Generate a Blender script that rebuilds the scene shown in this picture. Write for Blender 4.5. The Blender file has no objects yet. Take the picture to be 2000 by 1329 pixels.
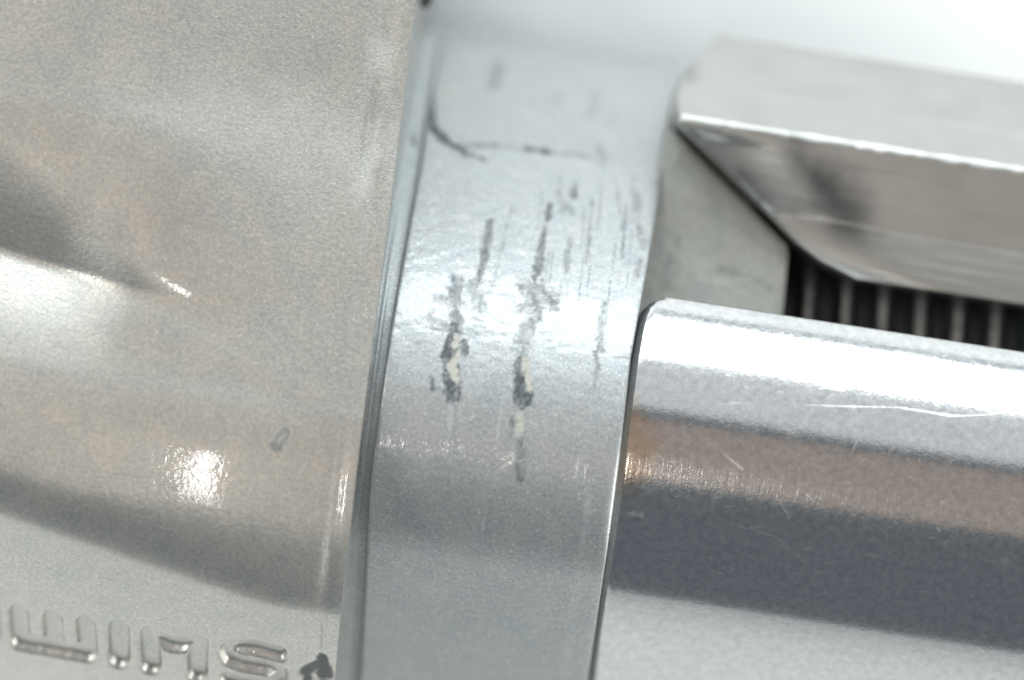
import bpy, math
import numpy as np

# ------------------------------------------------------------------ scale and frame
S = 1.6e-5                       # metres per drawing unit (one unit = one pixel of the 2000 px photograph at the focus plane)
D = 10000.0                      # camera height above the tool's crest, drawing units
TILT = math.radians(8.8)         # the tool's axis runs down to the right in the picture
CA, SA = math.cos(TILT), math.sin(TILT)
R = math.radians
scene = bpy.context.scene
col = scene.collection

def tool_to_world(u, v, z):
    """tool frame (u along the axis, v across it, z up) -> world metres"""
    return (S*(u*CA + v*SA), S*(-u*SA + v*CA), S*z)

# ------------------------------------------------------------------ camera
cam_d = bpy.data.cameras.new('camera')
cam = bpy.data.objects.new('camera', cam_d); col.objects.link(cam)
cam.location = (0, 0, D*S)
cam_d.sensor_width = 36
cam_d.lens = 36*D/2000
cam_d.clip_start = 0.01; cam_d.clip_end = 10
cam_d.dof.use_dof = True
cam_d.dof.focus_distance = (D+90)*S
cam_d.dof.aperture_fstop = 26
scene.camera = cam

# ------------------------------------------------------------------ world and lamps
w = bpy.data.worlds.new('World'); scene.world = w; w.use_nodes = True
w.node_tree.nodes['Background'].inputs[0].default_value = (0.82, 0.94, 1.04, 1)
w.node_tree.nodes['Background'].inputs[1].default_value = 0.175

def area(name, az_deg, from_zenith_deg, dist, sx, sy, power, color, aim=(0, 0, -0.004), along_v=False):
    """a lamp placed by direction in the tool frame: az 90 = top of the picture"""
    t, a = R(from_zenith_deg), R(az_deg)
    du, dv, dz = math.sin(t)*math.cos(a), math.sin(t)*math.sin(a), math.cos(t)
    x, y, z = tool_to_world(du, dv, dz)
    k = dist/S
    d = bpy.data.lights.new(name, 'AREA'); d.shape = 'RECTANGLE'; d.size = sx; d.size_y = sy
    d.energy = power; d.color = color
    if along_v: d.shape = 'ELLIPSE'
    o = bpy.data.objects.new(name, d); col.objects.link(o)
    from mathutils import Vector
    o.location = Vector((x*k, y*k, z*k)) + Vector(aim)
    o.rotation_euler = Vector((x, y, z)).normalized().to_track_quat('Z', 'Y').to_euler()
    if along_v:                                       # long side across the tool's axis
        zz = Vector((x, y, z)).normalized(); vv = Vector(tool_to_world(0, 1, 0)).normalized()
        yy = (vv - zz*vv.dot(zz)).normalized(); xx = yy.cross(zz)
        from mathutils import Matrix
        o.rotation_euler = Matrix((xx, yy, zz)).transposed().to_euler()
    return o
area('back_softbox_lamp', 90, 72.5, 0.36, 0.60, 0.18, 1.50, (0.91, 0.975, 1.0))
area('upper_fill_lamp', 90, 42, 0.50, 0.70, 0.30, 0.42, (0.95, 0.985, 1.0))  # added fill that softens the falloff on the round bar
area('side_fill_lamp', 172, 68, 0.36, 0.26, 0.20, 1.42, (1.0, 0.985, 0.945))  # added unseen fill, brightens the table in front of the tool
area('side_fill_lamp', -18, 68, 0.36, 0.26, 0.20, 1.08, (1.0, 0.985, 0.945))  # its added counterpart on the right
area('warm_reflection_lamp', 90, 2, 0.60, 0.8, 0.38, 0.245, (1.0, 0.71, 0.51))  # added panel that gives the round bar its brown reflected band
area('flash_lamp', -111.8, 11.3, 0.26, 0.0036, 0.046, 0.020, (1.0, 0.97, 0.92), along_v=True)

scene.view_settings.view_transform = 'Standard'
scene.view_settings.look = 'None'
scene.view_settings.gamma = 1
scene.view_settings.exposure = 0.2
scene.render.engine = 'CYCLES'

# ------------------------------------------------------------------ drawing helpers
rng = np.random.default_rng(7)
def vnoise(x, y, cell, seed=0):
    """smooth value noise in -1..1"""
    g = np.random.default_rng(seed).uniform(-1, 1, (257, 257))
    X, Y = x/cell, y/cell
    i, j = np.floor(X).astype(int), np.floor(Y).astype(int)
    fx, fy = X-i, Y-j
    fx, fy = fx*fx*(3-2*fx), fy*fy*(3-2*fy)
    i %= 256; j %= 256
    return (g[i, j]*(1-fx)*(1-fy) + g[i+1, j]*fx*(1-fy) + g[i, j+1]*(1-fx)*fy + g[i+1, j+1]*fx*fy)
def uq(px, py):
    """picture pixel -> along-axis u and across q (q grows down the picture)"""
    dx, dy = px-1000.0, py-664.5
    return dx*CA + dy*SA, dy*CA - dx*SA
def sstep(a, b, x):
    t = np.clip((x-a)/(b-a), 0, 1); return t*t*(3-2*t)
def seg_dist(U, Q, a, b):
    ax, ay = a; bx, by = b
    dx, dy = bx-ax, by-ay
    t = np.clip(((U-ax)*dx + (Q-ay)*dy)/(dx*dx+dy*dy+1e-9), 0, 1)
    return np.hypot(U-ax-t*dx, Q-ay-t*dy), t
def stroke(U, Q, pts, r, soft=4, rough=0, cell=9, seed=1):
    """mask of a worn stroke through picture pixels; r may be a list"""
    m = np.zeros_like(U)
    n = vnoise(U, Q, cell, seed)*rough + vnoise(U, Q, cell*.45, seed+5)*rough*.6 if rough else 0
    P = [uq(*p) for p in pts]
    rr = r if isinstance(r, (list, tuple)) else [r]*len(P)
    for k in range(len(P)-1):
        d, t = seg_dist(U, Q, P[k], P[k+1])
        rad = rr[k]*(1-t) + rr[k+1]*t
        m = np.maximum(m, 1-sstep(-1.25*soft, 1.25*soft, d-rad+n))
    if len(P) == 1:
        d = np.hypot(U-P[0][0], Q-P[0][1]); m = 1-sstep(-soft, soft, d-rr[0]+n)
    return m

def put_mesh(name, verts, faces, mat, parent=None, smooth=None, attrs=None):
    me = bpy.data.meshes.new(name)
    v = np.asarray(verts, dtype=np.float64)*S
    v = np.column_stack([v[:, 0], -v[:, 1], v[:, 2]])       # (u, q, z) -> (u, v, z)
    faces = [tuple(reversed(f)) for f in faces] if not isinstance(faces, np.ndarray) else faces[:, ::-1]
    me.from_pydata(v.tolist(), [], faces.tolist() if isinstance(faces, np.ndarray) else faces)
    if smooth is None: smooth = np.ones(len(me.polygons), bool)
    me.polygons.foreach_set('use_smooth', np.asarray(smooth, dtype=bool))
    for k, a in (attrs or {}).items():
        at = me.attributes.new(k, 'FLOAT', 'POINT')
        full = np.zeros(len(me.vertices)); full[:len(a)] = a
        at.data.foreach_set('value', full)
    me.materials.append(mat); me.update()
    o = bpy.data.objects.new(name, me); col.objects.link(o)
    if parent: o.parent = parent
    return o

def grid_faces(nr, nc):
    i = np.arange(nr-1)[:, None]*nc + np.arange(nc-1)[None, :]
    i = i.ravel()
    return np.column_stack([i, i+1, i+nc+1, i+nc])

def relief(name, U, Q, Z, mat, parent, zb, attrs=None, joint_dirt=0.0):
    """curved sheet with walls dropping from its rim to zb and a floor: one closed body.
    rows run down the picture (q), columns along u"""
    nr, nc = U.shape
    top = np.column_stack([U.ravel(), Q.ravel(), Z.ravel()])
    F = grid_faces(nr, nc)
    rim = np.concatenate([np.arange(nc), np.arange(1, nr)*nc+nc-1,
                          (nr-1)*nc + np.arange(nc-2, -1, -1), np.arange(nr-2, 0, -1)*nc])
    a = top[rim]; b = a.copy(); b[:, 2] = zb
    n0, m = len(top), len(rim)
    verts = np.vstack([top, a, b])
    k = np.arange(m); k2 = (k+1) % m
    W = np.column_stack([n0+k, n0+m+k, n0+m+k2, n0+k2])
    faces = F.tolist() + W.tolist() + [list(range(n0+m, n0+2*m))]
    faces = [tuple(f) for f in faces]
    sm = np.zeros(len(faces), bool); sm[:len(F)] = True
    at = {kk: np.concatenate([vv.ravel(), np.full(2*m, joint_dirt if kk == 'grime_and_reflection' else 0.0)]) for kk, vv in (attrs or {}).items()}
    return put_mesh(name, verts, faces, mat, parent, sm, at)

def slope_profile(qs, ctrl, q0, z0):
    """height along q from a list of (q, facing angle): negative faces the top of the picture"""
    qc = np.array([c[0] for c in ctrl], float); th = np.radians([c[1] for c in ctrl])
    t = np.tan(np.interp(qs, qc, th))
    z = np.concatenate([[0], np.cumsum(-(t[1:]+t[:-1])/2*np.diff(qs))])
    return z - np.interp(q0, qs, z) + z0

# ------------------------------------------------------------------ materials
def new_mat(name):
    m = bpy.data.materials.new(name); m.use_nodes = True
    nt = m.node_tree; b = nt.nodes['Principled BSDF']
    return m, nt, b
def nd(nt, t, **kw):
    n = nt.nodes.new(t)
    for k, v in kw.items(): setattr(n, k, v)
    return n
def obj_coord(nt, scale=(1, 1, 1)):
    tc = nd(nt, 'ShaderNodeTexCoord'); mp = nd(nt, 'ShaderNodeMapping')
    mp.inputs['Scale'].default_value = tuple(s/S for s in scale)     # texture space in drawing units
    nt.links.new(tc.outputs['Object'], mp.inputs['Vector']); return mp.outputs[0]
def noise(nt, vec, size, detail=2, rough=.5):
    n = nd(nt, 'ShaderNodeTexNoise'); n.inputs['Scale'].default_value = 1/size
    n.inputs['Detail'].default_value = detail; n.inputs['Roughness'].default_value = rough
    nt.links.new(vec, n.inputs['Vector']); return n.outputs['Fac']
def ramp(nt, fac, stops):
    r = nd(nt, 'ShaderNodeValToRGB'); e = r.color_ramp.elements
    while len(e) < len(stops): e.new(.5)
    for k, (p, c) in enumerate(stops):
        e[k].position = p; e[k].color = c if len(c) == 4 else (*c, 1)
    nt.links.new(fac, r.inputs[0]); return r.outputs[0]
def mix(nt, fac, a, b, mode='MIX'):
    m = nd(nt, 'ShaderNodeMix', data_type='RGBA', blend_type=mode)
    for sock, val in ((m.inputs[0], fac), (m.inputs[6], a), (m.inputs[7], b)):
        if hasattr(val, 'is_linked'): nt.links.new(val, sock)
        elif isinstance(val, (int, float)): sock.default_value = val
        else: sock.default_value = (*val, 1)
    return m.outputs[2]
def math_n(nt, op, a, b=0.0, clamp=False):
    m = nd(nt, 'ShaderNodeMath', operation=op, use_clamp=clamp)
    for i, v in enumerate((a, b)):
        if hasattr(v, 'is_linked'): nt.links.new(v, m.inputs[i])
        else: m.inputs[i].default_value = v
    return m.outputs[0]
def attr(nt, name):
    a = nd(nt, 'ShaderNodeAttribute', attribute_name=name); return a.outputs['Fac']
def bump(nt, height, dist_units, strength, prev=None):
    b = nd(nt, 'ShaderNodeBump'); b.inputs['Strength'].default_value = strength
    b.inputs['Distance'].default_value = dist_units*S
    nt.links.new(height, b.inputs['Height'])
    if prev: nt.links.new(prev, b.inputs['Normal'])
    return b.outputs[0]

def silver_paint(name, base, rough, flake=0.5, coat=0.3, metal=0.7):
    m, nt, b = new_mat(name)
    v = obj_coord(nt)
    mott = noise(nt, v, 60, 3); fine = noise(nt, v, 7, 2, .6); patch = noise(nt, v, 240, 2)
    c = mix(nt, ramp(nt, mott, [(.35, (.94, .94, .94)), (.65, (1.05, 1.05, 1.05))]), base, base)
    c = mix(nt, 1.0, base, ramp(nt, mott, [(.3, (.90, .92, .93)), (.7, (1.0, .99, .97))]), 'MULTIPLY')
    c = mix(nt, 1.0, c, ramp(nt, fine, [(.3, (.76, .77, .79)), (.7, (1.06, 1.05, 1.03))]), 'MULTIPLY')
    spark = ramp(nt, noise(nt, v, 4.5, 1), [(.66, (0, 0, 0)), (.74, (1, 1, 1))])
    c = mix(nt, math_n(nt, 'MULTIPLY', spark, .55), c, (1.0, .97, .90))
    g, p = attr(nt, 'grime_and_reflection'), attr(nt, 'primer')
    c = mix(nt, g, c, (.06, .072, .08))
    c = mix(nt, p, c, (.40, .40, .345))
    nt.links.new(c, b.inputs['Base Color'])
    worn = math_n(nt, 'MAXIMUM', g, p)
    mt = math_n(nt, 'MULTIPLY', math_n(nt, 'SUBTRACT', 1.0, worn), metal)
    nt.links.new(mt, b.inputs['Metallic'])
    r = math_n(nt, 'ADD', math_n(nt, 'MULTIPLY', patch, .08), rough-.04)
    r = math_n(nt, 'ADD', r, math_n(nt, 'MULTIPLY', worn, .25))
    nt.links.new(r, b.inputs['Roughness'])
    nt.links.new(math_n(nt, 'MULTIPLY', math_n(nt, 'SUBTRACT', 1.0, worn), coat), b.inputs['Coat Weight']); b.inputs['Coat Roughness'].default_value = .05; b.inputs['Coat IOR'].default_value = 1.8
    n1 = bump(nt, fine, 1.2, flake)
    n2 = bump(nt, noise(nt, v, 3.2, 1), .7, flake, n1)
    nt.links.new(n2, b.inputs['Normal']); nt.links.new(bump(nt, noise(nt, v, 11, 2, .7), 1.0, .22), b.inputs['Coat Normal'])
    return m

PAINT = silver_paint('silver_paint', (.635, .618, .570), .385, flake=.5, coat=.9, metal=.92)
PAINT_COLLAR = silver_paint('worn_silver_paint', (.455, .478, .482), .46, flake=.3, coat=.25, metal=.72)
PAINT_NECK = silver_paint('neck_paint', (.52, .56, .565), .5, flake=.25, coat=.1, metal=.4)
CAST = silver_paint('bare_cast_metal', (.54, .55, .51), .5, flake=.3, coat=0, metal=.25)

def polished():
    m, nt, b = new_mat('polished_steel')
    v = obj_coord(nt)
    streak = noise(nt, obj_coord(nt, (1, .12, .12)), 11, 3, .65)
    cloud = noise(nt, v, 15, 5, .72); fine = noise(nt, v, 6, 2)
    c = mix(nt, 1.0, (.625, .625, .62), ramp(nt, cloud, [(.3, (.74, .755, .775)), (.7, (1.08, 1.075, 1.07))]), 'MULTIPLY')
    sc, rust = attr(nt, 'scratch'), attr(nt, 'rust')
    c = mix(nt, math_n(nt, 'MULTIPLY', rust, .45), c, (.60, .40, .22))
    nick = ramp(nt, noise(nt, obj_coord(nt, (.45, 1, 1)), 5, 2), [(.66, (0, 0, 0)), (.76, (1, 1, 1))])
    c = mix(nt, math_n(nt, 'MULTIPLY', nick, .2), c, (1.0, 1.0, .98))
    c = mix(nt, sc, c, (.95, .95, .92))
    nt.links.new(c, b.inputs['Base Color'])
    b.inputs['Metallic'].default_value = 1
    r = math_n(nt, 'ADD', .11, math_n(nt, 'MULTIPLY', cloud, .09))
    r = math_n(nt, 'ADD', r, math_n(nt, 'MULTIPLY', sc, .45))
    nt.links.new(r, b.inputs['Roughness'])
    n1 = bump(nt, fine, .7, .22); n2 = bump(nt, streak, 1.0, .32, n1)
    nt.links.new(n2, b.inputs['Normal'])
    return m
STEEL = polished()

def bar_mat():
    m, nt, b = new_mat('brushed_aluminium')
    v = obj_coord(nt, (.05, 1, 1))
    s1 = noise(nt, v, 7, 4, .6); s2 = noise(nt, obj_coord(nt), 90, 3)
    c = mix(nt, 1.0, (.45, .45, .43), ramp(nt, s1, [(.3, (.92, .93, .93)), (.7, (1, 1, 1))]), 'MULTIPLY')
    c = mix(nt, 1.0, c, ramp(nt, s2, [(.3, (.90, .90, .89)), (.7, (1, 1, 1))]), 'MULTIPLY')
    g = attr(nt, 'grime_and_reflection'); sc = attr(nt, 'scratch')
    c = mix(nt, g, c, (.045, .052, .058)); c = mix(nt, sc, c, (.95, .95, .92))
    nt.links.new(c, b.inputs['Base Color']); b.inputs['Metallic'].default_value = .9
    nt.links.new(math_n(nt, 'ADD', .26, math_n(nt, 'MULTIPLY', s1, .16)), b.inputs['Roughness'])
    nt.links.new(bump(nt, s1, .6, .2), b.inputs['Normal'])
    return m
ALU = bar_mat()

def dark_thread():
    m, nt, b = new_mat('oiled_black_thread')
    wn = attr(nt, 'worn'); v = obj_coord(nt)
    n = noise(nt, v, 18, 3)
    c = mix(nt, math_n(nt, 'MULTIPLY', wn, ramp(nt, n, [(.3, (.35,)*3), (.6, (1,)*3)])), (.045, .05, .055), (.62, .61, .57))
    nt.links.new(c, b.inputs['Base Color'])
    nt.links.new(wn, b.inputs['Metallic']); b.inputs['Roughness'].default_value = .38
    return m
THREAD = dark_thread()

m_tab, nt, b = new_mat('white_board')
v = obj_coord(nt)
c = ramp(nt, noise(nt, v, 500, 3), [(.3, (.82, .855, .86)), (.7, (.85, .88, .885))])
nt.links.new(c, b.inputs['Base Color']); b.inputs['Roughness'].default_value = .7
TABLE = m_tab

# ------------------------------------------------------------------ setting: the white table
ZT = -1500.0
me = bpy.data.meshes.new('table_surface')
h = 0.9
me.from_pydata([(-h, -h, 0), (h, -h, 0), (h, h, 0), (-h, h, 0)], [], [(0, 1, 2, 3)])
me.materials.append(TABLE)
tab = bpy.data.objects.new('table_surface', me); col.objects.link(tab)
tab.location = (0, 0, ZT*S); tab['kind'] = 'structure'

# ------------------------------------------------------------------ the tool
tool = bpy.data.objects.new('metal_tool', None); col.objects.link(tool)
tool.rotation_euler = (0, 0, -TILT)
tool['label'] = 'worn silver metal tool with painted housing, chipped collar and polished round bar'
tool['category'] = 'tool'

# ---- housing: two lobes meeting in a crease, a flat lower flank with raised lettering
def housing_height():
    qs = np.concatenate([np.arange(-1000, -720, 14), np.arange(-720, 620, 5.0), np.arange(620, 860, 2.5), np.arange(860, 1240, 12)])
    t = np.concatenate([np.linspace(-1500, -930, 22)[:-1], np.linspace(-930, -330, 250)[:-1], np.linspace(-330, 0, 133)])   # distance from the rim
    Q = np.repeat(qs[:, None], len(t), 1)
    edge = np.interp(qs, [-627, 711], [-291, -246])
    U = edge[:, None] + t[None, :]
    Z = np.zeros_like(U)
    for j in range(len(t)):
        u = -270 + t[j]
        f = np.clip((u+1140)/(-570+1140), 0, 2)            # 0 at the picture's left edge, 1 where the crease fades
        fc = min(f, 1.0)
        qc = -39 + 86*f if f < 1.2 else 64                 # crease line
        qe = 455 + 115*np.clip((u+1135)/660, -.5, 1.1)     # where the flank turns under
        T = float(sstep(-.6, 1.4, (u+1140)/570.0))
        a_c = 31 - 41.5*float(sstep(.33, 1.25, f))
        wA = 178 - 121*float(sstep(.02, .78, f))
        a_t = -7.5 - 1.4*T
        a_m = -8 - 5*T
        c_c = -28 + 16*float(sstep(.385, .735, f))
        wd = 10 + 150*float(sstep(.65, 1.7, f))
        ctrl = [(-1000, -40), (-820, -16), (-620, a_t), (-480, a_t), (-330, a_m), (qc-wA, a_m+(a_c-a_m)*.5), (qc-wd, a_c), (qc+wd*.8, c_c),
                (qc+max(80, wd), c_c+3), (190, -13), (275, -3), (312, 2.2), (min(410, qe-95), 6.4), (qe-56, 24), (qe-16, 36), (qe+10, 48.5), (640, 49.5), (800, 51), (1000, 60), (1240, 75)]
        ctrl = sorted(ctrl)
        Z[:, j] = slope_profile(qs, ctrl, 250, 55)
    for _ in range(260): Z[:, 1:-1] = .25*Z[:, :-2]+.5*Z[:, 1:-1]+.25*Z[:, 2:]
    d = -t[None, :]*np.ones_like(Q)
    # rolled rim and the shallow channel beside it
    r = 3.0
    ch = 1-sstep(-330, -220, Q)
    Z -= ch*sstep(-500, -380, Q)*6*np.exp(-((d-56)/17.0)**2)
    Z -= 8*np.exp(-((d-52)/28.0)**2)*(1-sstep(-570, -400, Q))
    Z -= (1-ch)*2.6*np.exp(-((d-32)/13.0)**2)
    Z -= np.maximum(U+572, 0)**2/(2*2400.0) + np.minimum(U+572, 0)**2/(2*6000.0)
    Z += .10*vnoise(U, Q, 70, 3) + .05*vnoise(U, Q, 26, 4)
    return U, Q, Z
HU, HQ, HZ = housing_height()
# lettering sunk into the flank
LETTERS = [
    [([(-12, 1200), (-15, 1250)], 17), ([(-60, 1252), (-18, 1254)], 12)],
    [([(46, 1206), (44, 1258)], 16), ([(112, 1216), (110, 1268)], 16), ([(177, 1225), (176, 1280)], 16), ([(44, 1262), (176, 1284)], 12)],
    [([(242, 1234), (238, 1290)], 17)],
    [([(303, 1245), (300, 1302)], 16), ([(396, 1259), (390, 1317)], 16), ([(306, 1243), (345, 1260), (362, 1261), (394, 1257)], 10)],
    [([(552, 1276), (500, 1262), (468, 1262), (452, 1272), (456, 1288), (480, 1297), (530, 1306), (552, 1318), (550, 1336), (520, 1345), (445, 1334)], 10)]]
sd = np.full_like(HU, 1e9)
for L in LETTERS:
    for pts, r_ in L:
        P = [(1.035*uq(*p_)[0], 1.02*uq(*p_)[1]) for p_ in pts]   # the flank lies deeper than the crest
        for k in range(len(P)-1):
            sd = np.minimum(sd, seg_dist(HU, HQ, P[k], P[k+1])[0]-r_*1.035)
sd += .8*vnoise(HU, HQ, 12, 31)
cut = 15*(1-sstep(-6, 5, sd-3))
HQ0, HU0 = HQ.copy(), HU.copy()
HQ = HQ - cut*math.sin(R(49.5)); HZ = HZ - cut*math.cos(R(49.5))
# marks and chips
g = np.zeros_like(HU); p = np.zeros_like(HU)
g = np.maximum(g, .75*stroke(HU0, HQ0, [(541, 872), (562, 842)], [13, 10], 3, 3, 8, 11))
g = np.maximum(g - .65*stroke(HU0, HQ0, [(547, 862), (558, 848)], 4, 3), 0)
for x, y, r_, s_ in ((350, 30, 10, .5), (235, 180, 10, .45), (430, 740, 4, .4), (722, 602, 3, .7), (695, 792, 4, .8), (495, 775, 5, .3), (362, 623, 3, .5), (640, 905, 3, .3), (270, 148, 14, .2)):
    g = np.maximum(g, s_*stroke(HU0, HQ0, [(x, y)], r_, 4, 2, 7, int(x)))
chip = stroke(HU0/1.035, HQ0/1.02, [(634, 1288), (638, 1312)], [14, 16], 3, 3, 9, 21)
chip = np.maximum(chip, stroke(HU0/1.035, HQ0/1.02, [(596, 1312), (620, 1300)], [7, 10], 3, 3, 9, 22))
chip = np.maximum(chip, stroke(HU0/1.035, HQ0/1.02, [(603, 1312), (606, 1345)], [8, 12], 3, 3, 9, 23))
chip = np.maximum(chip, stroke(HU0/1.035, HQ0/1.02, [(610, 1345), (640, 1340)], 12, 3, 3, 9, 24))
g = np.maximum(g, .93*chip)
g = np.maximum(g, .5*stroke(HU0/1.035, HQ0/1.02, [(637, 1212), (634, 1262)], [1.5, 1.2], 2))
g = np.maximum(g, .42*np.exp(-((sd-3)/4.0)**2)*(.75+.5*vnoise(HU0, HQ0, 14, 33)))  # darker along the letter walls
HZ -= 4*chip
housing = relief('housing', HU, HQ, HZ, PAINT, tool, -1400, {'grime_and_reflection': g, 'primer': p}, .6)

# ---- neck between housing and collar
COL_CTRL = [(-1000, -88), (-640, -82), (-615, -74), (-590, -69), (-520, -66), (-410, -63), (-380, -57), (-340, -55), (-250, -52.5), (-170, -49), (-110, -43), (-60, -37), (0, -29), (100, -16),
            (200, -1), (300, 17), (380, 32), (415, 43), (450, 48.5), (560, 49.5), (700, 50.5), (820, 58), (1000, 70), (1250, 80)]
def neck():
    qs = np.concatenate([np.arange(-640, -560, 4), np.arange(-560, 820, 6.0), np.arange(820, 1200, 14)])
    zp = slope_profile(qs, COL_CTRL, 200, -30)
    us = np.linspace(0, 1, 40)
    l = np.interp(qs, [-627, 711], [-300, -256]); r_ = np.interp(qs, [-640, 0, 711], [-225, -228, -196])
    U = l[:, None] + (r_-l)[:, None]*us[None, :]
    Q = np.repeat(qs[:, None], len(us), 1)
    Z = zp[:, None] + 3*np.exp(-((us-.38)/.09)**2)[None, :]*sstep(-260, -120, Q)*(1-.6*sstep(100, 300, Q)) - 4*us[None, :]
    Z += .8*vnoise(U, Q, 30, 8)
    g = .55*stroke(U, Q, [(835, 150), (832, 245)], [2, 12], 5, 3)
    g = np.maximum(g, .5*stroke(U, Q, [(797, 250), (800, 262)], 6, 4, 2))
    relief('neck', U, Q, Z, PAINT_NECK, tool, -1400, {'grime_and_reflection': g, 'primer': 0*g})
neck()

# ---- collar with chipped paint
def collar():
    qs = np.concatenate([np.arange(-660, -420, 3.0), np.arange(-420, 330, 2.4), np.arange(330, 740, 3.5), np.arange(740, 1220, 12)])
    zp = slope_profile(qs, COL_CTRL, 200, 0)
    us = np.concatenate([np.linspace(0, .12, 30)[:-1], np.linspace(.12, .84, 140)[:-1], np.linspace(.84, 1, 40)])
    l = np.interp(qs, [-600, -430, -330, 0, 300, 711], [-250, -246, -240, -240, -234, -204])
    r_ = np.interp(qs, [-640, -527, 0, 711], [268, 258, 236, 258])
    wdt = r_-l
    U = l[:, None] + wdt[:, None]*us[None, :]
    Q = np.repeat(qs[:, None], len(us), 1)
    Z = np.repeat(zp[:, None], len(us), 1)
    d0 = us[None, :]*wdt[:, None]; d1 = wdt[:, None]-d0
    r0, r1 = 10.0, 32.0
    Z -= np.where(d0 < r0, r0-np.sqrt(np.maximum(r0*r0-(r0-d0)**2, 0)), 0)
    Z -= .2*np.where(d1 < r1, r1-np.sqrt(np.maximum(r1*r1-(r1-d1)**2, 0)), 0)
    Z += 3*np.exp(-((d1-60)/14)**2)*sstep(100, 300, Q)
    # orange peel, strongest on the upper left
    op = (1-sstep(-130, 120, Q))*(1-.65*sstep(250, 420, d0))*sstep(-480, -380, Q) + .2
    Z += op*(.9*vnoise(U*.5, Q, 13, 41) + .45*vnoise(U*.7, Q, 6.5, 42)) + .8*vnoise(U, Q, 60, 44)
    g = np.zeros_like(U); p = np.zeros_like(U)
    def G(s, *a, **k):
        nonlocal g; g = np.maximum(g, s*stroke(U, Q, *a, **k))
    def Pm(s, *a, **k):
        nonlocal p; p = np.maximum(p, s*stroke(U, Q, *a, **k))
    # seam across the top
    seam = stroke(U, Q, [(838, 232), (872, 262), (905, 284), (950, 298)], [9, 7, 6, 3], 4, 4, 9, 51)
    G(.95, [(838, 232), (872, 262), (905, 284), (950, 298)], [9, 7, 6, 2], 4, 4, 9, 51)
    G(.5, [(890, 272), (965, 264)], [5, 4], 5, 5, 10, 52)
    G(.9, [(1028, 270), (1085, 281)], [5, 4], 4, 4, 10, 53)
    G(.5, [(1120, 280), (1160, 288)], [5, 3], 5, 4, 9, 54)
    G(.35, [(1180, 268), (1190, 300)], [8, 8], 6, 5, 9, 55)
    G(.28, [(880, 262), (1000, 270), (1200, 296)], 3, 5, 3, 12, 56)
    G(.8, [(838, 140), (834, 230)], [1, 8], 3, 2, 9, 57)
    # blurred marks near the top edge
    G(.45, [(972, 82), (962, 128)], [14, 12], 9, 4, 14, 58); G(.25, [(958, 122)], 12, 6)
    G(.28, [(1180, 150), (1165, 190)], [8, 8], 8, 5, 12, 59); G(.2, [(1098, 150), (1098, 165)], 9, 8, 4); G(.22, [(1212, 190), (1204, 220)], 5, 6, 3)
    # long scuffs
    G(.6, [(955, 428), (945, 500), (930, 560)], [7, 9, 2], 4, 3, 10, 60)
    G(.75, [(1076, 388), (1072, 420)], [4, 6], 3, 2, 8, 61); G(.65, [(1066, 440), (1052, 520), (1040, 560)], [3, 10, 3], 4, 4, 10, 62)
    G(.6, [(1128, 350), (1124, 370)], [4, 9], 4, 3, 8, 63); G(.35, [(1092, 362), (1110, 400), (1126, 410)], [3, 10, 5], 6, 6, 10, 64)
    G(.6, [(1162, 380), (1154, 470), (1148, 510)], [1.5, 3, 1], 3, 2, 9, 65); G(.4, [(1116, 468), (1108, 530)], [6, 4], 4, 3, 8, 66)
    G(.5, [(1184, 345), (1172, 440)], [1.5, 1.2], 3, 1); G(.6, [(1232, 390), (1220, 500)], [2, 2.4], 3, 1.5, 9, 67); G(.4, [(1215, 365), (1222, 440)], [3, 2], 4, 3)
    G(.45, [(1245, 345), (1262, 480), (1250, 540)], [7, 3, 4], 7, 7, 16, 68)
    # left chip column
    G(.55, [(890, 548), (888, 610), (898, 650)], [12, 10, 5], 6, 7, 9, 70)
    G(.4, [(850, 580), (905, 592)], [6, 5], 6, 6, 8, 71); G(.35, [(925, 560), (940, 600)], [14, 12], 8, 9, 9, 72); G(.3, [(842, 620), (880, 640)], 8, 8, 9, 8, 73)
    G(.8, [(888, 640), (878, 700), (884, 770)], [10, 18, 17], 3, 4, 10, 74); G(.7, [(905, 670), (905, 690)], 9, 3, 3)
    G(.8, [(842, 738), (845, 758)], [3, 7], 3, 3, 7, 75); G(.45, [(846, 758), (858, 757)], 4, 3, 2)
    Pm(1, [(892, 660), (888, 678)], [6.1, 4.8], 3, 3, 8, 76); Pm(1, [(894, 690), (884, 715), (892, 745)], [5.4, 8.8, 5.4], 3, 3, 9, 77)
    Pm(.35, [(884, 800), (880, 840)], [5.4, 3.4], 5, 3, 9, 78)
    G(.35, [(890, 795), (884, 880)], [3, 5], 5, 2, 10, 79)
    # middle chip column
    G(.5, [(1030, 560), (1050, 600), (1036, 640)], [16, 10, 8], 7, 9, 9, 80); G(.5, [(1060, 560), (1085, 600)], [12, 8], 7, 8, 8, 81); G(.35, [(1010, 600), (1095, 575)], [8, 8], 8, 9, 8, 82)
    G(.3, [(1028, 640), (1020, 700)], [16, 14], 7, 6, 10, 83)
    G(.82, [(1018, 715), (1022, 780)], [14, 20], 4, 4, 10, 84); G(.7, [(1003, 820), (1000, 830)], 9, 3, 3, 8, 85); G(.5, [(998, 848)], 7, 4, 3)
    Pm(1, [(1026, 705), (1032, 740), (1036, 768)], [6.8, 6.1, 2.7], 3, 3, 9, 86); Pm(.7, [(1016, 815), (1014, 850)], [6.1, 6.1], 4, 5, 9, 87)
    G(.6, [(1018, 860), (1016, 935)], [9, 11], 4, 2, 10, 88)
    # right scuff
    G(.5, [(1182, 590), (1172, 680)], [4, 7], 5, 5, 9, 89); G(.5, [(1164, 690), (1168, 715), (1162, 760)], [5, 4, 1], 4, 3, 8, 90)
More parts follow.
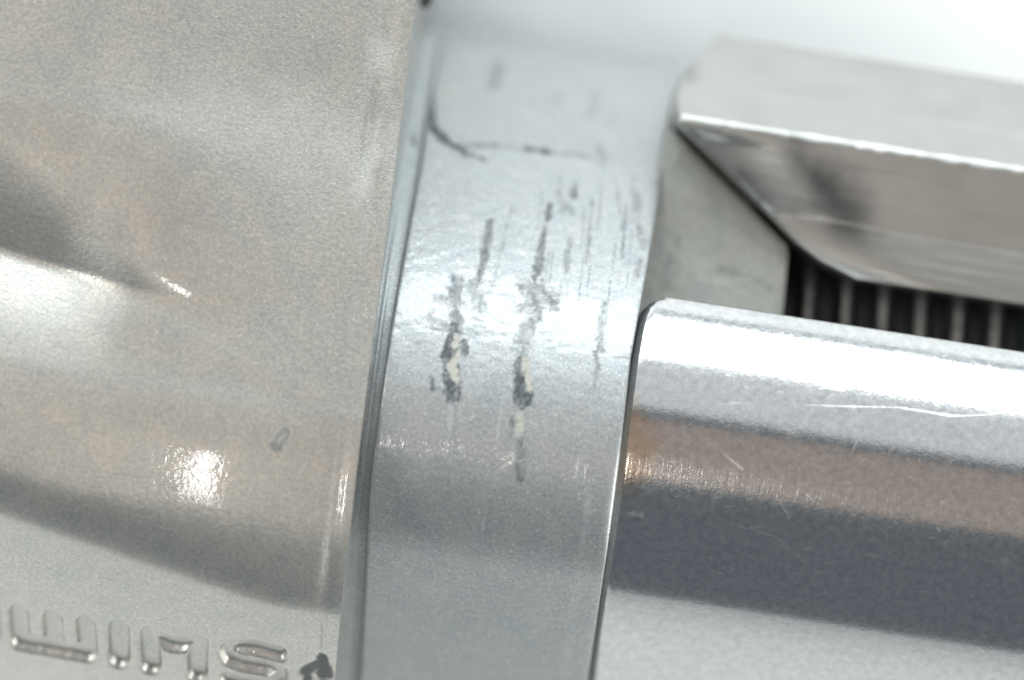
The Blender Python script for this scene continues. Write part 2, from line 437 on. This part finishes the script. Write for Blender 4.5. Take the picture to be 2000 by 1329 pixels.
    G(.25, [(1000, 400), (960, 560)], 3, 6, 3, 14, 91); G(.14, [(1040, 960), (1035, 1040)], 4, 6, 2)
    rg = np.random.default_rng(12)
    for k in range(26):                                  # fine drag marks across the upper right
        x, y, L = rg.uniform(1060, 1262), rg.uniform(330, 560), rg.uniform(20, 90)
        G(rg.uniform(.15, .5), [(x, y), (x-.13*L, y+L)], [rg.uniform(.6, 2.2), .5], 2.4, 1.2, 8, 200+k)
    for k in range(18):                                  # short ripples where the paint has rucked up beside the chips
        x, y, L = rg.choice([880, 930, 1035, 1075]) + rg.normal(0, 16), rg.uniform(545, 660), rg.uniform(10, 34)
        G(rg.uniform(.15, .4), [(x-L/2, y), (x+L/2, y+.15*L)], [rg.uniform(1, 3), 1], 3, 2, 7, 240+k)
    p = np.clip(p*(.95+.45*vnoise(U, Q, 5, 97)), 0, 1)
    g = np.clip(g*(1.0+.28*vnoise(U, Q, 6, 95)+.25*vnoise(U*2, Q*.6, 9, 96)), 0, 1)
    g = np.clip(g*(1-p), 0, 1)
    wr = np.clip(np.maximum(g, p)*1.2, 0, 1)
    Z += 3.2*wr*(1-wr)                                   # the paint lifts a little round each chip
    Z -= .9*np.clip(g*1.2, 0, 1) + .9*p + 1.5*seam
    relief('collar', U, Q, Z, PAINT_COLLAR, tool, -1400, {'grime_and_reflection': g, 'primer': p}, .7)
collar()

# ---- polished round bar: round over the top, flat flank below
def round_bar():
    Rr, qc, zc = 395.0, 181.0, -45.0-395.0
    ang = np.radians(np.concatenate([np.linspace(-52, 46, 300)]))
    pq = qc + Rr*np.sin(ang); pz = zc + Rr*np.cos(ang); nq, nz = np.sin(ang), np.cos(ang)
    # the top edge breaks over a small radius into a plain back face
    eb = np.radians(np.linspace(-100, -52, 14)[:-1]); rb = 9.0
    eq = pq[0] - rb*nq[0] + rb*np.sin(eb); ez = pz[0] - rb*nz[0] + rb*np.cos(eb)
    bk = np.linspace(700, 30, 8)
    pq = np.concatenate([eq[0]+bk*.17, eq, pq]); pz = np.concatenate([ez[0]-bk, ez, pz])
    nq = np.concatenate([np.full(8, np.sin(eb[0])), np.sin(eb), nq]); nz = np.concatenate([np.full(8, np.cos(eb[0])), np.cos(eb), nz])
    th = np.radians(np.linspace(46, 56, 60)[1:]); step = 6.0
    q2 = pq[-1] + np.cumsum(step*np.cos(th)); z2 = pz[-1] - np.cumsum(step*np.sin(th))
    th3 = np.radians(np.linspace(56, 150, 20)[1:]); q3 = q2[-1] + np.cumsum(22*np.cos(th3)); z3 = z2[-1] - np.cumsum(22*np.sin(th3))
    pq = np.concatenate([pq, q2, q3]); pz = np.concatenate([pz, z2, z3])
    nq = np.concatenate([nq, np.sin(th), np.sin(th3)]); nz = np.concatenate([nz, np.cos(th), np.cos(th3)])
    r = 30.0
    fa = np.linspace(0, math.pi/2, 9)
    us = np.concatenate([r-r*np.cos(fa), np.arange(33, 1000, 2.6), np.arange(1000, 1500, 40)])
    ins = np.concatenate([r-r*np.sin(fa), np.zeros(len(us)-9)])
    qn = np.clip(pq, -130, 760)
    start = np.interp(qn, [-130, -122, -108, -80, 0, 216, 711], [270, 254, 243, 236, 232, 231, 253])
    U = start[:, None] + us[None, :]
    Q = pq[:, None] - nq[:, None]*ins[None, :]; Z = pz[:, None] - nz[:, None]*ins[None, :]
    vis = pz[:, None]*0 + 1.0
    sc = np.zeros_like(U); ru = np.zeros_like(U)
    def Sx(s, pts, r_, soft=1.6, rough=.6, seed=3):
        nonlocal sc; sc = np.maximum(sc, .55*s*stroke(U, Q, pts, r_, soft, rough, 14, seed))
    Sx(1.0, [(1575, 792), (1650, 795), (1760, 797), (1800, 803), (1868, 814), (1930, 812), (2010, 802)], [.6, 1.6, .8, 1.6, 2.0, .8, .6], 1.6, 1.1)
    Sx(.7, [(1408, 792), (1435, 788), (1470, 790)], [1, 2, 1]); Sx(.8, [(1598, 752), (1655, 758)], [3, 5], 3, 4, 9); Sx(.5, [(1560, 742), (1600, 745)], [1, 3], 3, 3, 10)
    Sx(.9, [(1414, 886), (1452, 918)], [1, 2.2]); Sx(.35, [(1520, 972), (1546, 1016)], [1, 1.5]); Sx(.4, [(1482, 1040), (1520, 1052), (1600, 1120), (1632, 1122)], [2, 2, 1.5, 1])
    Sx(.35, [(1455, 1036), (1500, 1030)], [1, 2.5]); Sx(.3, [(1510, 1060), (1560, 1085)], 1.5); Sx(.5, [(1312, 1212), (1330, 1206), (1352, 1190)], [1, 2.5, 1])
    Sx(.6, [(1232, 1005), (1252, 1008)], [4, 7], 4, 4, 12); Sx(.5, [(1670, 880), (1682, 850)], 1.2); Sx(.4, [(1738, 888), (1758, 868)], 1.2)
    Sx(.35, [(1590, 905), (1612, 918)], [2, 3], 3, 2); Sx(.35, [(1690, 1085), (1720, 1090)], [1, 3], 3, 2); Sx(.3, [(1930, 1098), (1975, 1100)], [2, 4], 4, 3); Sx(.25, [(1800, 1160), (1870, 1165)], 1.5)
    Sx(.25, [(1560, 955), (1620, 1000)], 1.2)
    rg = np.random.default_rng(5)
    for k in range(170):
        x, y = rg.uniform(1270, 1990), rg.uniform(690, 900) if k < 90 else rg.uniform(880, 1150)
        a_, L = rg.normal(.15, .5), rg.uniform(2, 14)
        Sx(rg.uniform(.15, .55), [(x, y), (x+L*math.cos(a_), y+L*math.sin(a_))], rg.uniform(.7, 1.8), 1.6, .4, k)
    ru = .95*stroke(U, Q, [(1236, 790), (1245, 880), (1225, 945)], [14, 38, 24], 20, 10, 22, 6)
    nr, nc = U.shape
    V = np.column_stack([U.ravel(), Q.ravel(), Z.ravel()])
    F = grid_faces(nr, nc)
    close = np.column_stack([(nr-1)*nc+np.arange(nc-1), (nr-1)*nc+np.arange(1, nc), np.arange(1, nc), np.arange(nc-1)])
    faces = [tuple(f) for f in F.tolist()+close.tolist()]
    n0 = len(V)
    capL, capR = V[np.arange(nr)*nc], V[np.arange(nr)*nc+nc-1]
    V = np.vstack([V, capL, capR])
    faces += [tuple(range(n0, n0+nr)), tuple(range(n0+2*nr-1, n0+nr-1, -1))]
    sm = np.ones(len(faces), bool); sm[-2:] = False; sm[len(F):] = False
    put_mesh('round_bar', V, faces, STEEL, tool, sm, {'scratch': sc.ravel(), 'rust': ru.ravel()})
round_bar()

# ---- bevelled jaw bar, upper right
def jaw():
    qs = np.concatenate([np.linspace(-650, -496, 36)[:-1], np.linspace(-496, -456, 34)[:-1], np.linspace(-456, -222, 90)])
    ctrl = [(-650, -75), (-636, -62), (-622, -58), (-490, -56), (-484, -42), (-470, 2), (-462, 4), (-330, 5), (-318, -10), (-240, -9), (-222, -4)]
    zp = slope_profile(qs, ctrl, -480, -390)
    k = 1 - zp/D
    l = np.interp(qs, [-650, -625, -575, -518, -478, -462, -275, -245, -222], [305, 292, 256, 246, 254, 264, 520, 572, 640])
    us = np.concatenate([[0, .004, .01, .02, .03, .045], np.linspace(.06, .62, 150)[:-1], np.linspace(.62, 1, 12)])
    U = l[:, None] + (1500-l)[:, None]*us[None, :]
    d = U - l[:, None]
    Q = np.repeat(qs[:, None], len(us), 1)
    Z = np.repeat(zp[:, None], len(us), 1)
    # left end rounds off; front face eases towards the slanted end
    Z -= np.where(d < 10, 10-np.sqrt(np.maximum(10*10-(10-d)**2, 0)), 0)
    front = sstep(-470, -440, Q)
    Z -= front*.00055*np.maximum(0, 210-d)**2*.8
    Z += .25*vnoise(U*.12, Q, 11, 61) + 1.5*np.exp(-((Q+480)/10)**2)*vnoise(U, Q, 12, 62)
    g = .85*stroke(U, Q, [(1560, 310), (1610, 370), (1655, 425)], [18, 46, 40], 44, 10, 40, 63)  # dark reflection on the front face, painted into the colour
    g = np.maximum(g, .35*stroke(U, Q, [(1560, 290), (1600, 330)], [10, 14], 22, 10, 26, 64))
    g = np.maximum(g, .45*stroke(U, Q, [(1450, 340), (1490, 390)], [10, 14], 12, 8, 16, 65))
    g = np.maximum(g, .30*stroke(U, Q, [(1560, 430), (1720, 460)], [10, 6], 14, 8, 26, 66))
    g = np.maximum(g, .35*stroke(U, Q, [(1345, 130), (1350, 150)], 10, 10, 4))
    s = .30*stroke(U, Q, [(1560, 419), (1700, 446), (2010, 500)], [1.5, 2.2, 1.8], 2.5, .6)
    s = np.maximum(s, .14*stroke(U, Q, [(1850, 240), (2010, 268)], 1.5, 3))
    U = U*k[:, None]; Q = Q*k[:, None]
    relief('jaw_bar', U, Q, Z, ALU, tool, -900, {'grime_and_reflection': g, 'scratch': s})
jaw()

# ---- cast wedge between collar and jaw bar
def wedge():
    qs = np.linspace(-456, 60, 170)
    rU = np.interp(qs, [-456, -264, -240, -150, 60], [243, 500, 507, 513, 520])
    us = np.linspace(0, 1, 110)
    lU = np.interp(qs, [-456, -300, -100], [237, 230, 150])
    U = lU[:, None] + (rU-lU)[:, None]*us[None, :]
    Q = np.repeat(qs[:, None], len(us), 1)
    Z = -470 + (Q+150)*.16
    ln = -328 + (U-263)*(86/226.0)                      # facet line
    Z -= np.maximum(0, ln-Q)*.14
    Z -= 5*(1-sstep(0, 20, rU[:, None]-U))
    Z += 1.5*vnoise(U, Q, 40, 71)+.9*vnoise(U, Q, 14, 72)
    g = .35*stroke(U, Q, [(1325, 465), (1322, 525)], [4, 3], 4, 4, 9, 73)
    g = np.maximum(g, .45*stroke(U, Q, [(1312, 490), (1308, 520)], [2, 4], 3, 3, 9, 74))
    g = np.maximum(g, .4*stroke(U, Q, [(1400, 525), (1450, 538), (1505, 562)], [4, 5, 3], 5, 4, 12, 75))
    g = np.maximum(g, .22*stroke(U, Q, [(1320, 385), (1420, 430), (1520, 498)], 2.5, 4, 2, 12, 76))
    g = np.maximum(g, .3*stroke(U, Q, [(1404, 482)], 7, 5, 3)); g = np.maximum(g, .25*stroke(U, Q, [(1388, 424)], 5, 4, 3))
    g = np.maximum(g, .3*stroke(U, Q, [(1265, 345), (1285, 400), (1300, 560)], [8, 6, 6], 12, 8, 18, 77))
    k = 1 - Z/D
    relief('wedge', U*k, Q*k, Z, CAST, tool, -1300, {'grime_and_reflection': g, 'primer': 0*g}, .9)
wedge()

# ---- threaded screw in the slot
def screw():
    qc, zc, r0, pitch = -130.0, -770.0, 118.0, 74.0
    us = np.arange(430, 1480, 4.0); ph = np.radians(np.arange(0, 360, 6))
    Uc, P = np.meshgrid(us, ph)
    x = ((Uc-582)/pitch - P/(2*math.pi) + .25) % 1.0
    d = np.minimum(x, 1-x)*pitch
    crest = (1-sstep(7, 26, d))*sstep(505, 560, Uc)
    r = r0 + 44*crest
    V = np.column_stack([(Uc*1.06).ravel(), (qc*1.07 + r*np.sin(P)).ravel(), (zc + r*np.cos(P)).ravel()])
    nr, nc = Uc.shape
    i = (np.arange(nr)[:, None]*nc+np.arange(nc-1)[None, :]); i2 = (((np.arange(nr)+1) % nr)[:, None]*nc+np.arange(nc-1)[None, :])
    F = np.column_stack([i.ravel(), (i+1).ravel(), (i2+1).ravel(), i2.ravel()])
    faces = [tuple(f) for f in F[:, ::-1].tolist()] + [tuple(np.arange(nr)*nc), tuple(np.arange(nr-1, -1, -1)*nc+nc-1)]
    worn = (1-sstep(1, 9, d))*sstep(515, 575, Uc)
    put_mesh('threaded_screw', V, faces, THREAD, tool, None, {'worn': worn.ravel()})
screw()

# ---- dark plate closing the slot behind the screw
kp = 1.0 + 930/D
pv = [(u_*kp, q_*kp, z_) for z_ in (-930, -990) for (u_, q_) in ((420, -330), (1480, -330), (1480, 60), (420, 60))]
put_mesh('backing_plate', pv, [(0, 1, 2, 3), (7, 6, 5, 4), (0, 4, 5, 1), (1, 5, 6, 2), (2, 6, 7, 3), (3, 7, 4, 0)], THREAD, tool, [False]*6)

# ---- small dark pin showing behind the neck at the top
def pin():
    prof = [(-26, 20), (-18, 20), (-4, 17), (6, 12), (14, 7), (19, 2)]
    u0, q0 = uq(832, 0); z0 = -560.0; k = 1-z0/D
    n = 24; V = []; F = []
    for (t, r_) in prof:
        for a_ in range(n):
            A = 2*math.pi*a_/n
            V.append((u0*k + r_*math.cos(A), q0*k + t*1.0 , z0 + r_*math.sin(A)))
    for i in range(len(prof)-1):
        for a_ in range(n):
            F.append((i*n+a_, i*n+(a_+1) % n, (i+1)*n+(a_+1) % n, (i+1)*n+a_))
    F += [tuple(range(n-1, -1, -1)), tuple((len(prof)-1)*n+i for i in range(n))]
    me_o = put_mesh('pin', V, F, THREAD, tool)
pin()
